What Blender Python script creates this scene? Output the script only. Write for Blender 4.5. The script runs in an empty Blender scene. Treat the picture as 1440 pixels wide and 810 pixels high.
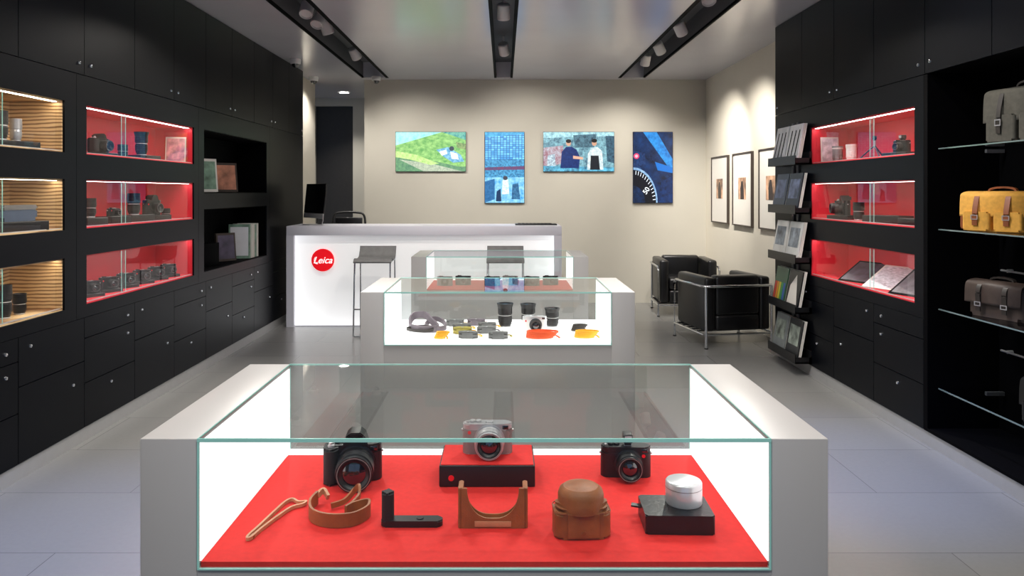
import bpy, bmesh, math, random
from mathutils import Vector, Matrix
random.seed(7)
S=bpy.context.scene
try:
    S.view_settings.view_transform='Standard'
except Exception: pass
COL=S.collection

# ---------------------------------------------------------------- materials
def c(r,g,b):
    f=lambda v:(v/255/12.92) if v/255<=0.04045 else ((v/255+0.055)/1.055)**2.4
    return (f(r),f(g),f(b),1)
def mat(name,col,rough=.5,metal=0,spec=.5,em=None,ems=0,noise=.0,nscale=20,bump=0,bscale=200,coat=0,stretch=(1,1,1)):
    m=bpy.data.materials.new(name); m.use_nodes=True; nt=m.node_tree; p=nt.nodes['Principled BSDF']
    p.inputs['Base Color'].default_value=col; p.inputs['Roughness'].default_value=rough
    p.inputs['Metallic'].default_value=metal; p.inputs['Specular IOR Level'].default_value=spec
    p.inputs['Coat Weight'].default_value=coat
    tc=nt.nodes.new('ShaderNodeTexCoord'); mp=nt.nodes.new('ShaderNodeMapping'); mp.inputs['Scale'].default_value=stretch
    nt.links.new(tc.outputs['Object'],mp.inputs['Vector'])
    if noise>0:
        n=nt.nodes.new('ShaderNodeTexNoise'); n.inputs['Scale'].default_value=nscale; n.inputs['Detail'].default_value=4
        nt.links.new(mp.outputs[0],n.inputs['Vector'])
        r=nt.nodes.new('ShaderNodeValToRGB')
        r.color_ramp.elements[0].position=.3; r.color_ramp.elements[1].position=.7
        r.color_ramp.elements[0].color=[x*(1-noise) for x in col[:3]]+[1]
        r.color_ramp.elements[1].color=[min(1,x*(1+noise)) for x in col[:3]]+[1]
        nt.links.new(n.outputs['Fac'],r.inputs[0]); nt.links.new(r.outputs[0],p.inputs['Base Color'])
    if bump>0:
        n=nt.nodes.new('ShaderNodeTexNoise'); n.inputs['Scale'].default_value=bscale
        nt.links.new(mp.outputs[0],n.inputs['Vector'])
        b=nt.nodes.new('ShaderNodeBump'); b.inputs['Strength'].default_value=bump; b.inputs['Distance'].default_value=.002
        nt.links.new(n.outputs['Fac'],b.inputs['Height']); nt.links.new(b.outputs[0],p.inputs['Normal'])
    if em: 
        p.inputs['Emission Color'].default_value=em; p.inputs['Emission Strength'].default_value=ems
    return m
_em={}
def emat(c1,c2=None,scale=8,strength=1.0,stretch=(1,1,1),dist=0):
    k=(c1,c2,scale,strength,stretch,dist)
    if k in _em: return _em[k]
    m=bpy.data.materials.new('screen_image'); m.use_nodes=True; nt=m.node_tree; p=nt.nodes['Principled BSDF']
    p.inputs['Base Color'].default_value=(0.01,.01,.01,1); p.inputs['Roughness'].default_value=.25
    p.inputs['Emission Strength'].default_value=strength*1.55; p.inputs['Emission Color'].default_value=c(*c1)
    if c2:
        tc=nt.nodes.new('ShaderNodeTexCoord'); mp=nt.nodes.new('ShaderNodeMapping'); mp.inputs['Scale'].default_value=stretch
        n=nt.nodes.new('ShaderNodeTexNoise'); n.inputs['Scale'].default_value=scale*1.3; n.inputs['Detail'].default_value=12; n.inputs['Roughness'].default_value=.7
        n.inputs['Distortion'].default_value=dist
        r=nt.nodes.new('ShaderNodeValToRGB'); r.color_ramp.elements[0].position=.34; r.color_ramp.elements[1].position=.66
        r.color_ramp.elements[0].color=c(*c1); r.color_ramp.elements[1].color=c(*c2)
        nt.links.new(tc.outputs['Object'],mp.inputs[0]); nt.links.new(mp.outputs[0],n.inputs['Vector'])
        nt.links.new(n.outputs['Fac'],r.inputs[0]); nt.links.new(r.outputs[0],p.inputs['Emission Color'])
    _em[k]=m; return m

M_cab=mat('cabinet_black_lacquer',c(6,8,14),.36,spec=.1,noise=.12,nscale=3,bump=.03,bscale=40)
M_carc=mat('carcass_black',c(3,3,5),.7,spec=.05,noise=.1)
M_red=mat('red_lining',c(218,46,60),.5,noise=.05,nscale=6)
M_redfelt=mat('red_felt',c(216,46,42),.75,spec=.2,noise=.06,nscale=60,bump=.15,bscale=500)
M_ceil=mat('ceiling_paint',c(196,196,204),.2,spec=.8,noise=.03,nscale=1.5)
M_trough=mat('trough_grey',c(82,83,88),.6,noise=.05)
M_blk=mat('black_plastic',c(14,14,16),.38,noise=.15,nscale=80,bump=.1,bscale=600)
M_blkleather=mat('black_leather',c(11,11,13),.34,spec=.5,noise=.2,nscale=15,bump=.25,bscale=90)
M_rubber=mat('black_rubber',c(20,20,22),.65,noise=.1)
M_pad=mat('display_block_black',c(13,13,15),.45,noise=.1)
M_chrome=mat('chrome',c(225,228,232),.12,metal=1,noise=.02)
M_silver=mat('silver_alloy',c(196,196,198),.34,metal=.6,noise=.04)
M_titan=mat('titanium_grey',c(140,138,136),.4,metal=.35,noise=.04)
M_wall=mat('wall_paint_warm_grey',c(188,184,173),.75,spec=.25,noise=.025,nscale=2,bump=.05,bscale=300)
M_wallR=mat('wall_paint_cream',c(216,210,196),.75,spec=.25,noise=.02,nscale=2,bump=.05,bscale=300)
M_wallD=mat('wall_dark',c(60,60,62),.8,noise=.03)
M_vit=mat('vitrine_lacquer',c(184,182,180),.38,spec=.4,noise=.015,nscale=4)
M_vitf=mat('counter_lacquer',c(214,214,224),.4,spec=.4,noise=.015,nscale=4)
M_lens=mat('lens_glass',c(14,14,24),.05,spec=1,coat=1,noise=.3,nscale=30)
M_white=mat('white_satin',c(232,230,228),.4,noise=.02)
M_whitemetal=mat('white_metal',c(215,217,220),.28,metal=.4,noise=.02)
M_tan=mat('tan_leather',c(146,86,44),.5,noise=.18,nscale=25,bump=.25,bscale=300)
M_tan2=mat('tan_leather_light',c(196,142,104),.5,noise=.1,nscale=40,bump=.2,bscale=300)
M_brown=mat('brown_leather',c(64,52,46),.55,noise=.2,nscale=20,bump=.25,bscale=200)
M_brnstrap=mat('brown_strap_leather',c(136,74,36),.5,noise=.15,nscale=30)
M_greycanvas=mat('grey_canvas',c(76,74,66),.85,noise=.15,nscale=50,bump=.3,bscale=500)
M_dkstrap=mat('dark_strap_leather',c(40,35,31),.5,noise=.15)
M_yellow=mat('yellow_canvas',c(216,160,66),.8,noise=.12,nscale=50,bump=.3,bscale=500)
M_plinth=mat('plinth_aluminium',c(165,165,165),.4,metal=.2,noise=.03)
M_reddot=mat('red_enamel',c(215,20,30),.3,noise=.02,em=c(215,20,30),ems=.15)
M_logo=mat('logo_red_acrylic',c(220,20,30),.3,noise=.02,em=c(225,15,30),ems=.6)
M_logow=mat('logo_white',c(250,250,250),.4,noise=.01,em=(1,1,1,1),ems=.7)
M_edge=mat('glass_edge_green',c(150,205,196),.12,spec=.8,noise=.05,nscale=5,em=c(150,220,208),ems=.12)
M_edge2=mat('shelf_edge_grey',c(110,128,128),.15,spec=.8,noise=.05,nscale=5)
M_orange=mat('orange_leather',c(222,84,26),.5,noise=.08)
M_yel=mat('bright_yellow_leather',c(232,170,26),.5,noise=.08)
M_greyfelt=mat('grey_leather',c(104,104,104),.6,noise=.12)
M_mauve=mat('mauve_leather',c(108,98,106),.5,noise=.12)
M_olive=mat('olive_leather',c(150,138,60),.6,noise=.12)
M_frame=mat('dark_frame_wood',c(60,50,44),.5,noise=.1,nscale=30)
M_paper=mat('paper_white',c(226,222,214),.7,noise=.01)
M_screenoff=mat('screen_dark',c(10,10,12),.12,noise=.1)
def light_panel(name,col,st):
    return mat(name,c(235,235,235),.5,noise=.01,em=col,ems=st)
M_lp=light_panel('backlit_acrylic_side',(1,.97,.98,1),1.1)
M_lpdeck=light_panel('backlit_acrylic_deck',(1,.98,.97,1),.7)
def counter_panel():
    m=light_panel('backlit_acrylic_counter',(.97,.98,1,1),.5); nt=m.node_tree; p=nt.nodes['Principled BSDF']
    p.inputs['Base Color'].default_value=c(205,205,210)
    tc=nt.nodes.new('ShaderNodeTexCoord'); sp=nt.nodes.new('ShaderNodeSeparateXYZ'); nt.links.new(tc.outputs['Object'],sp.inputs[0])
    def fall(sock,edge,sc):
        a=nt.nodes.new('ShaderNodeMath'); a.operation='SUBTRACT'; nt.links.new(sock,a.inputs[0]); a.inputs[1].default_value=edge
        b=nt.nodes.new('ShaderNodeMath'); b.operation='ABSOLUTE'; nt.links.new(a.outputs[0],b.inputs[0])
        d=nt.nodes.new('ShaderNodeMath'); d.operation='MULTIPLY'; nt.links.new(b.outputs[0],d.inputs[0]); d.inputs[1].default_value=-sc
        e=nt.nodes.new('ShaderNodeMath'); e.operation='EXPONENT'; nt.links.new(d.outputs[0],e.inputs[0]); return e.outputs[0]
    tot=None
    for s_,ed,sc in [(sp.outputs['X'],-2.25,3.2),(sp.outputs['X'],.545,3.5),(sp.outputs['Z'],0,5)]:
        o=fall(s_,ed,sc)
        if tot is None: tot=o
        else:
            a=nt.nodes.new('ShaderNodeMath'); a.operation='ADD'; nt.links.new(tot,a.inputs[0]); nt.links.new(o,a.inputs[1]); tot=a.outputs[0]
    a=nt.nodes.new('ShaderNodeMath'); a.operation='MULTIPLY_ADD'; nt.links.new(tot,a.inputs[0]); a.inputs[1].default_value=.5; a.inputs[2].default_value=.26
    nt.links.new(a.outputs[0],p.inputs['Emission Strength']); return m
M_lpcounter=counter_panel()
M_strip=mat('led_strip',c(255,255,255),.5,noise=.01,em=(1,.93,.9,1),ems=11)
M_stripw=mat('led_strip_warm',c(255,255,255),.5,noise=.01,em=(1,.86,.66,1),ems=15)
M_lampface=mat('lamp_lens',c(255,255,255),.5,noise=.01,em=(1,.95,.88,1),ems=18)

def glass_mat(name,tint,ior):
    m=bpy.data.materials.new(name); m.use_nodes=True; nt=m.node_tree
    for n in list(nt.nodes): nt.nodes.remove(n)
    o=nt.nodes.new('ShaderNodeOutputMaterial'); mx=nt.nodes.new('ShaderNodeMixShader')
    t=nt.nodes.new('ShaderNodeBsdfTransparent'); g=nt.nodes.new('ShaderNodeBsdfGlossy'); f=nt.nodes.new('ShaderNodeFresnel')
    geo=nt.nodes.new('ShaderNodeNewGeometry'); mr=nt.nodes.new('ShaderNodeMapRange')
    mr.inputs['To Min'].default_value=ior; mr.inputs['To Max'].default_value=1/ior
    nt.links.new(geo.outputs['Backfacing'],mr.inputs['Value']); nt.links.new(mr.outputs[0],f.inputs[0])
    t.inputs[0].default_value=tint; g.inputs['Roughness'].default_value=.01
    nt.links.new(f.outputs[0],mx.inputs[0]); nt.links.new(t.outputs[0],mx.inputs[1]); nt.links.new(g.outputs[0],mx.inputs[2]); nt.links.new(mx.outputs[0],o.inputs[0])
    return m
M_glass=glass_mat('vitrine_glass',(.94,.97,.96,1),1.6)
M_glass2=glass_mat('sliding_glass',(.98,.985,.985,1),1.4)

def wood_mat():
    m=mat('zebrano_wood',c(190,150,100),.45); nt=m.node_tree; p=nt.nodes['Principled BSDF']
    tc=nt.nodes.new('ShaderNodeTexCoord'); w=nt.nodes.new('ShaderNodeTexWave'); w.bands_direction='Z'
    w.inputs['Scale'].default_value=16; w.inputs['Distortion'].default_value=5; w.inputs['Detail'].default_value=3; w.inputs['Detail Scale'].default_value=.6
    r=nt.nodes.new('ShaderNodeValToRGB'); r.color_ramp.elements[0].color=c(128,88,52); r.color_ramp.elements[1].color=c(222,190,142); r.color_ramp.elements[1].position=.6
    mp=nt.nodes.new('ShaderNodeMapping'); mp.inputs['Scale'].default_value=(.35,.35,1)
    nt.links.new(tc.outputs['Object'],mp.inputs[0]); nt.links.new(mp.outputs[0],w.inputs['Vector'])
    nt.links.new(w.outputs['Fac'],r.inputs[0]); nt.links.new(r.outputs[0],p.inputs['Base Color']); return m
M_wood=wood_mat()
def floor_mat():
    m=mat('floor_stone_tiles',c(122,122,122),.27,spec=.5); nt=m.node_tree; p=nt.nodes['Principled BSDF']
    tc=nt.nodes.new('ShaderNodeTexCoord'); b=nt.nodes.new('ShaderNodeTexBrick')
    b.inputs['Scale'].default_value=1; b.inputs['Brick Width'].default_value=1.2; b.inputs['Row Height'].default_value=.6
    b.inputs['Mortar Size'].default_value=.0022; b.inputs['Mortar Smooth'].default_value=.1
    b.inputs['Color1'].default_value=c(121,121,120); b.inputs['Color2'].default_value=c(126,126,124); b.inputs['Mortar'].default_value=c(96,96,96)
    n=nt.nodes.new('ShaderNodeTexNoise'); n.inputs['Scale'].default_value=45; n.inputs['Detail'].default_value=6
    mx=nt.nodes.new('ShaderNodeMixRGB'); mx.blend_type='MULTIPLY'; mx.inputs[0].default_value=.10
    nt.links.new(tc.outputs['Object'],b.inputs['Vector']); nt.links.new(tc.outputs['Object'],n.inputs['Vector'])
    r=nt.nodes.new('ShaderNodeValToRGB'); r.color_ramp.elements[0].color=(.6,.6,.6,1); r.color_ramp.elements[0].position=.3; r.color_ramp.elements[1].position=.7
    nt.links.new(n.outputs['Fac'],r.inputs[0]); nt.links.new(b.outputs['Color'],mx.inputs[1]); nt.links.new(r.outputs[0],mx.inputs[2])
    nt.links.new(mx.outputs[0],p.inputs['Base Color'])
    return m
M_floor=floor_mat()

# ---------------------------------------------------------------- builders
def root(name,loc=(0,0,0),rz=0,rx=0,ry=0):
    e=bpy.data.objects.new(name,None); e.location=loc; e.rotation_euler=(rx,ry,rz); e.empty_display_size=.05; COL.objects.link(e); return e
def fin(bm,name,m,parent,smooth=False,loc=(0,0,0),mats=None):
    bmesh.ops.recalc_face_normals(bm,faces=bm.faces)
    me=bpy.data.meshes.new(name); bm.to_mesh(me); bm.free()
    for x in (mats or [m]): me.materials.append(x)
    if smooth:
        me.polygons.foreach_set('use_smooth',[True]*len(me.polygons))
    o=bpy.data.objects.new(name,me); o.location=loc; COL.objects.link(o)
    if parent: o.parent=parent
    if smooth:
        md=o.modifiers.new('es','EDGE_SPLIT'); md.split_angle=math.radians(38)
    return o
def addbox(bm,x0,x1,y0,y1,z0,z1,mi=0):
    vs=[bm.verts.new(v) for v in [(x0,y0,z0),(x1,y0,z0),(x1,y1,z0),(x0,y1,z0),(x0,y0,z1),(x1,y0,z1),(x1,y1,z1),(x0,y1,z1)]]
    for f in [(0,3,2,1),(4,5,6,7),(0,1,5,4),(1,2,6,5),(2,3,7,6),(3,0,4,7)]:
        fc=bm.faces.new([vs[i] for i in f]); fc.material_index=mi
def box(parent,name,x0,x1,y0,y1,z0,z1,m,bev=0,seg=3):
    bm=bmesh.new(); addbox(bm,min(x0,x1),max(x0,x1),min(y0,y1),max(y0,y1),min(z0,z1),max(z0,z1))
    if bev>0: bmesh.ops.bevel(bm,geom=bm.edges[:],offset=bev,segments=seg,affect='EDGES',profile=.5)
    return fin(bm,name,m,parent,smooth=bev>0)
def boxes(parent,name,lst,m,bev=0):
    bm=bmesh.new()
    for b in lst: addbox(bm,min(b[0],b[1]),max(b[0],b[1]),min(b[2],b[3]),max(b[2],b[3]),min(b[4],b[5]),max(b[4],b[5]))
    if bev>0: bmesh.ops.bevel(bm,geom=bm.edges[:],offset=bev,segments=2,affect='EDGES')
    return fin(bm,name,m,parent,smooth=bev>0)
def lathe(parent,name,cen,prof,m,axis=(0,0,1),seg=32,cap=True):
    bm=bmesh.new(); rings=[]
    q=Vector((0,0,1)).rotation_difference(Vector(axis)); cen=Vector(cen)
    for r,h in prof:
        rings.append([bm.verts.new(cen+q@Vector((r*math.cos(2*math.pi*i/seg),r*math.sin(2*math.pi*i/seg),h))) for i in range(seg)])
    for a,b in zip(rings,rings[1:]):
        for i in range(seg): bm.faces.new([a[i],a[(i+1)%seg],b[(i+1)%seg],b[i]])
    if cap: bm.faces.new(rings[0]); bm.faces.new(rings[-1])
    return fin(bm,name,m,parent,smooth=True)
def cyl(parent,name,cen,r,h,m,axis=(0,0,1),seg=28,b=.0):
    if b: prof=[(r-b,0),(r,b),(r,h-b),(r-b,h)]
    else: prof=[(r,0),(r,h)]
    return lathe(parent,name,cen,prof,m,axis,seg)
def smoothpts(P,n=6,cyc=False):
    P=[Vector(p) for p in P]; out=[]; N=len(P)
    rng=range(N) if cyc else range(N-1)
    for i in rng:
        g=(lambda k:P[k%N]) if cyc else (lambda k:P[max(0,min(N-1,k))])
        p0,p1,p2,p3=g(i-1),g(i),g(i+1),g(i+2)
        for j in range(n):
            t=j/n
            out.append(.5*((2*p1)+(-p0+p2)*t+(2*p0-5*p1+4*p2-p3)*t*t+(-p0+3*p1-3*p2+p3)*t**3))
    if not cyc: out.append(P[-1])
    return out
def sweep(parent,name,pts,m,r=None,w=None,h=None,cyc=False,up=(0,0,1),n=10,sm=True,smn=6):
    P=smoothpts(pts,smn,cyc) if sm else [Vector(p) for p in pts]
    bm=bmesh.new(); rings=[]; N=len(P); up=Vector(up)
    for i,p in enumerate(P):
        if cyc: t=P[(i+1)%N]-P[i-1]
        else: t=P[min(N-1,i+1)]-P[max(0,i-1)]
        t=t.normalized() if t.length>1e-9 else Vector((1,0,0)); s=t.cross(up)
        if s.length<.05: s=t.cross(Vector((0,1,0))) if abs(t.y)<.9 else t.cross(Vector((1,0,0)))
        s.normalize(); u=s.cross(t).normalized()
        if r: sec=[(r*math.cos(2*math.pi*k/n),r*math.sin(2*math.pi*k/n)) for k in range(n)]
        else: sec=[(-w/2,-h/2),(w/2,-h/2),(w/2,h/2),(-w/2,h/2)]
        rings.append([bm.verts.new(p+s*a+u*b) for a,b in sec])
    K=len(rings[0])
    for i in range(N if cyc else N-1):
        a,b=rings[i],rings[(i+1)%N]
        for k in range(K): bm.faces.new([a[k],a[(k+1)%K],b[(k+1)%K],b[k]])
    if not cyc: bm.faces.new(rings[0]); bm.faces.new(rings[-1])
    return fin(bm,name,m,parent,smooth=True)
def rrect(w,d,r,n=6,cx=0,cy=0):
    pts=[]
    for (sx,sy,a0) in [(1,1,0),(-1,1,90),(-1,-1,180),(1,-1,270)]:
        for k in range(n+1):
            a=math.radians(a0+90*k/n); pts.append((cx+sx*(w/2-r)+r*math.cos(a),cy+sy*(d/2-r)+r*math.sin(a)))
    return pts
def prism(parent,name,outline,z0,z1,m,bev=0,axis='z'):
    bm=bmesh.new()
    f=lambda a,b,z:(a,b,z) if axis=='z' else ((a,z,b) if axis=='y' else (z,a,b))
    A=[bm.verts.new(f(a,b,z0)) for a,b in outline]; B=[bm.verts.new(f(a,b,z1)) for a,b in outline]
    n=len(A)
    fa=bm.faces.new(A[::-1]); fb=bm.faces.new(B)
    for i in range(n): bm.faces.new([A[i],A[(i+1)%n],B[(i+1)%n],B[i]])
    if bev>0:
        ed=list(set(list(fa.edges)+list(fb.edges))); bmesh.ops.bevel(bm,geom=ed,offset=bev,segments=2,affect='EDGES')
    return fin(bm,name,m,parent,smooth=True)
def poly(parent,name,pts,m):
    bm=bmesh.new(); bm.faces.new([bm.verts.new(p) for p in pts]); return fin(bm,name,m,parent)
def text(parent,name,body,loc,rot,size,m,shear=0,ext=.001,bold=0):
    cu=bpy.data.curves.new(name,'FONT'); cu.body=body; cu.size=size; cu.shear=shear; cu.extrude=ext; cu.offset=bold
    cu.align_x='CENTER'; cu.align_y='CENTER'; cu.materials.append(m)
    o=bpy.data.objects.new(name,cu); o.location=loc; o.rotation_euler=rot; COL.objects.link(o); o.parent=parent; return o
def spot(name,loc,tgt,power,ang=80,blend=.8,rad=.04,col=(1,.95,.88)):
    l=bpy.data.lights.new(name,'SPOT'); l.energy=power; l.spot_size=math.radians(ang); l.spot_blend=blend; l.shadow_soft_size=rad; l.color=col
    o=bpy.data.objects.new(name,l); o.location=loc; o.rotation_euler=(Vector(tgt)-Vector(loc)).to_track_quat('-Z','Y').to_euler(); COL.objects.link(o); return o
def area(name,loc,tgt,sx,sy,power,col=(1,1,1)):
    l=bpy.data.lights.new(name,'AREA'); l.shape='RECTANGLE'; l.size=sx; l.size_y=sy; l.energy=power; l.color=col
    o=bpy.data.objects.new(name,l); o.location=loc; o.rotation_euler=(Vector(tgt)-Vector(loc)).to_track_quat('-Z','Y').to_euler(); COL.objects.link(o); return o

# ---------------------------------------------------------------- room
ZC=2.92; YB=9.77
box(None,'floor',-3.6,3.2,-2.1,12.2,-.1,0,M_floor)
ceil=root('ceiling')
boxes(ceil,'ceiling_panels',[(-3.6,-1.81,-2.1,9.6,ZC,ZC+.25),(-1.5,-.11,-2.1,9.6,ZC,ZC+.25),(.11,1.5,-2.1,9.6,ZC,ZC+.25),(1.81,3.2,-2.1,9.6,ZC,ZC+.25),(-3.6,3.2,9.6,12.2,ZC,ZC+.25)],M_ceil)
boxes(ceil,'lighting_trough_tops',[(-1.81,-1.5,-2.1,9.6,ZC+.2,ZC+.25),(-.11,.11,-2.1,9.6,ZC+.2,ZC+.25),(1.5,1.81,-2.1,9.6,ZC+.2,ZC+.25)],M_trough)
boxes(ceil,'lighting_trough_sides',[(x,x+.006*s,-2.1,9.598,ZC+.002,ZC+.2) for x,s in((-1.81,1),(1.81,-1),(-.11,1),(.11,-1))]+[(x,x+.012*s,-2.1,9.598,ZC+.002,ZC+.2) for x,s in((-1.5,-1),(1.5,1))],M_trough)
boxes(ceil,'trim_black_slots',[(-1.512,-1.475,-2.1,9.6,ZC-.004,ZC+.03),(1.475,1.512,-2.1,9.6,ZC-.004,ZC+.03),(-.118,-.09,-2.1,9.6,ZC-.004,ZC+.03),(.09,.118,-2.1,9.6,ZC-.004,ZC+.03),(-1.82,-1.80,-2.1,9.6,ZC-.003,ZC+.02),(1.80,1.82,-2.1,9.6,ZC-.003,ZC+.02)],M_carc)
box(None,'wall_back',-1.82,2.95,YB,YB+.15,0,ZC,M_wall)
box(None,'wall_right_gallery',2.65,2.95,6.655,YB,0,ZC,M_wallR)
box(None,'wall_right',2.86,3.0,-2,6.655,0,ZC,M_wallD)
box(None,'wall_left',-3.0,-2.86,-2,9.05,0,ZC,M_wallD)
box(None,'wall_left_rear',-2.86,-2.56,9.055,10.15,0,ZC,M_wallR)
fw=root('wall_corridor')
boxes(fw,'corridor_wall_panels',[(-3.6,-2.96,11.7,11.8,0,ZC),(-2.36,-1.0,11.7,11.8,0,ZC),(-2.96,-2.36,11.7,11.8,2.8,ZC),(-3.6,-3.5,10.15,11.7,0,ZC),(-1.1,-1.0,YB+.15,11.7,0,ZC)],M_wall)
box(None,'dark_alcove_panel_1',-2.97,-2.35,11.82,11.86,0,2.82,mat('dark_alcove',c(38,36,34),.5,noise=.1))  # dark panel behind the doorway, its colour stands in for the dark alcove
fr=root('wall_front')
boxes(fr,'storefront_wall',[(-3,-1.8,-2.1,-2,0,ZC),(1.8,3,-2.1,-2,0,ZC),(-1.8,1.8,-2.1,-2,2.5,ZC)],M_wallD)
wd=root('window_1')
boxes(wd,'window_frame',[(-1.8,-1.74,-2.1,-2,0,2.5),(1.74,1.8,-2.1,-2,0,2.5),(-1.74,1.74,-2.1,-2,2.44,2.5),(-1.74,1.74,-2.1,-2,0,.08),(-.03,.03,-2.1,-2,.08,2.44)],M_blk)
poly(wd,'window_pane',[(-1.74,-2.05,.08),(1.74,-2.05,.08),(1.74,-2.05,2.44),(-1.74,-2.05,2.44)],M_glass2)

# ---------------------------------------------------------------- cabinets
def panel(bm,s,xf,y0,y1,z0,z1,g=.0025):
    addbox(bm,*sorted((xf,xf+s*.02)),y0+g,y1-g,z0+g,z1-g)
def knob(parent,s,xf,y,z):
    lathe(parent,'lock_knob',(xf,y,z),[(.010,0),(.010,.004),(.008,.009),(.004,.010)],M_chrome,axis=(-s,0,0),seg=14)
def niche(parent,s,xf,y0,y1,z0,z1,lining,strip,glass=True,depth=.3,mid=None):
    t=.008; xb=xf+s*depth
    bm=bmesh.new()
    a=xf+s*.012
    for b in [(a,xb,y0,y1,z0,z0+t),(a,xb,y0,y1,z1-t,z1),(a,xb,y0,y0+t,z0+t,z1-t),(a,xb,y1-t,y1,z0+t,z1-t),(xb,xb+s*t,y0,y1,z0,z1)]:
        addbox(bm,*sorted(b[:2]),*b[2:])
    fin(bm,'niche_lining',lining,parent)
    if strip:
        box(parent,'led_strip',xf+s*.032,xf+s*.057,y0+.02,y1-.02,z1-t-.0015,z1-t,strip)
    if glass:
        ym=mid or (y0+y1)/2
        for k,(p,q,o) in enumerate([(y0,ym+.02,.02),(ym-.02,y1,.026)]):
            X=xf+s*o
            poly(parent,'sliding_glass_pane',[(X,p,z0+t),(X,q,z0+t),(X,q,z1-t),(X,p,z1-t)],M_glass2)
            box(parent,'glass_edge',X-.0015,X+.0015,(q if k==0 else p)-.0015,(q if k==0 else p)+.0015,z0+t,z1-t,M_edge)
        box(parent,'glass_track',xf+s*.016,xf+s*.03,y0,y1,z0+t,z0+t+.004,M_silver)
ROWS=[(.795,1.082),(1.238,1.522),(1.67,1.957)]
def cabinet(name,s,xf,yend,ystart,cols,module0,lowcut=None):
    P=root(name)
    D=.415
    xb=xf+s*D
    xc=xf+s*.022
    bm=bmesh.new()
    def cb(y0,y1,z0,z1,x=xc): addbox(bm,*sorted((x,xb)),y0,y1,z0,z1)
    cb(ystart,yend,2.128,ZC-.002)
    lo=lowcut if lowcut else ystart
    cb(lo,yend,.083,.72)
    fin(bm,'carcass',M_carc,P)
    bm=bmesh.new()
    def mb(y0,y1,z0,z1,x=xf): addbox(bm,*sorted((x,xb)),y0,y1,z0,z1)
    for (c0,c1,a,b,rows) in cols:
        g=.0015
        mb(c0+g,a,.722,2.124); mb(b,c1-g,.722,2.124)
        zs=[.722]+[v for r in rows for v in r]+[2.124]
        for i in range(0,len(zs),2): mb(a,b,zs[i],zs[i+1])
        mb(a,b,.722,2.124,x=xf+s*.33)
    fin(bm,'display_surround',M_cab,P)
    box(P,'back_board',*sorted((xb-s*.004,xb+s*.01)),ystart,yend,.083,ZC-.002,M_carc)
    bm=bmesh.new(); k=0; y=yend
    while y>ystart+.01:
        y0=max(ystart,y-.59)
        panel(bm,s,xf,y0,y,2.126,ZC-.004)
        knob(P,s,xf,y-.53 if k%2 else y-.06,2.19)
        y=y0; k+=1
    y=yend; k=0
    while y>lo+.01:
        y0=max(lo,y-.59)
        if k%2==0:
            panel(bm,s,xf,y0,y,.47,.722); panel(bm,s,xf,y0,y,.083,.47)
            knob(P,s,xf,y-.5,.66); knob(P,s,xf,y-.12,.36)
        else:
            panel(bm,s,xf,y0,y,.60,.722); panel(bm,s,xf,y0,y,.34,.60); panel(bm,s,xf,y0,y,.083,.34)
            knob(P,s,xf,y-.1,.655); knob(P,s,xf,y-.1,.54); knob(P,s,xf,y-.3,.28)
        y=y0; k+=1
    fin(bm,'doors_and_drawers',M_cab,P)
    box(P,'baseboard_plinth',*sorted((xf+s*.006,xb)),ystart,yend,0,.081,M_plinth)
    return P
BL=[(.80,1.31),(1.44,1.957)]
XL=-2.43; XR=2.42
CL=cabinet('wall_display_cabinet',-1,XL,9.05,-1.98,
  [(-1.98,4.25,3.05,4.135,ROWS),(4.25,5.95,4.353,5.864,ROWS),(5.95,7.76,6.06,7.66,BL),(7.76,9.05,8.3,8.4,[])],0)
for z0,z1 in ROWS:
    niche(CL,-1,XL,3.05,4.135,z0,z1,M_wood,M_stripw,mid=3.63)
    niche(CL,-1,XL,4.353,5.864,z0,z1,M_red,M_strip,mid=4.82)
for z0,z1 in BL: niche(CL,-1,XL,6.06,7.66,z0,z1,M_carc,None,glass=False)
CR=cabinet('wall_display_cabinet',1,XR,6.65,-1.98,[(4.30,6.65,4.396,5.896,ROWS)],0,lowcut=4.30)
for z0,z1 in ROWS: niche(CR,1,XR,4.396,5.896,z0,z1,M_red,M_strip,mid=4.95)
boxes(CR,'shelf_bay_frame',[(XR,2.83,4.262,4.298,.083,2.124),(XR,2.83,2.3,4.262,.083,.1),(XR,2.83,-1.98,2.3,.083,2.124)],M_carc)
for z in (.333,.786,1.24,1.70):
    poly(CR,'glass_shelf',[(2.48,2.31,z),(2.48,4.255,z),(2.82,4.255,z),(2.82,2.31,z)],M_glass)
    box(CR,'glass_shelf_edge',2.478,2.482,2.31,4.255,z-.007,z,M_edge2)
    for y in (4.2,3.2): box(CR,'shelf_bracket',2.72,2.82,y,y+.02,z-.03,z-.0095,M_trough)
for z in (1.01,.56):
    sweep(CR,'accessory_rail',[(2.8,2.4,z),(2.8,4.2,z)],M_silver,r=.006,sm=False)
    for y in (4.15,3.3): cyl(CR,'rail_stud',(2.8,y,z),.01,.03,M_silver,axis=(1,0,0),seg=12)

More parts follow.
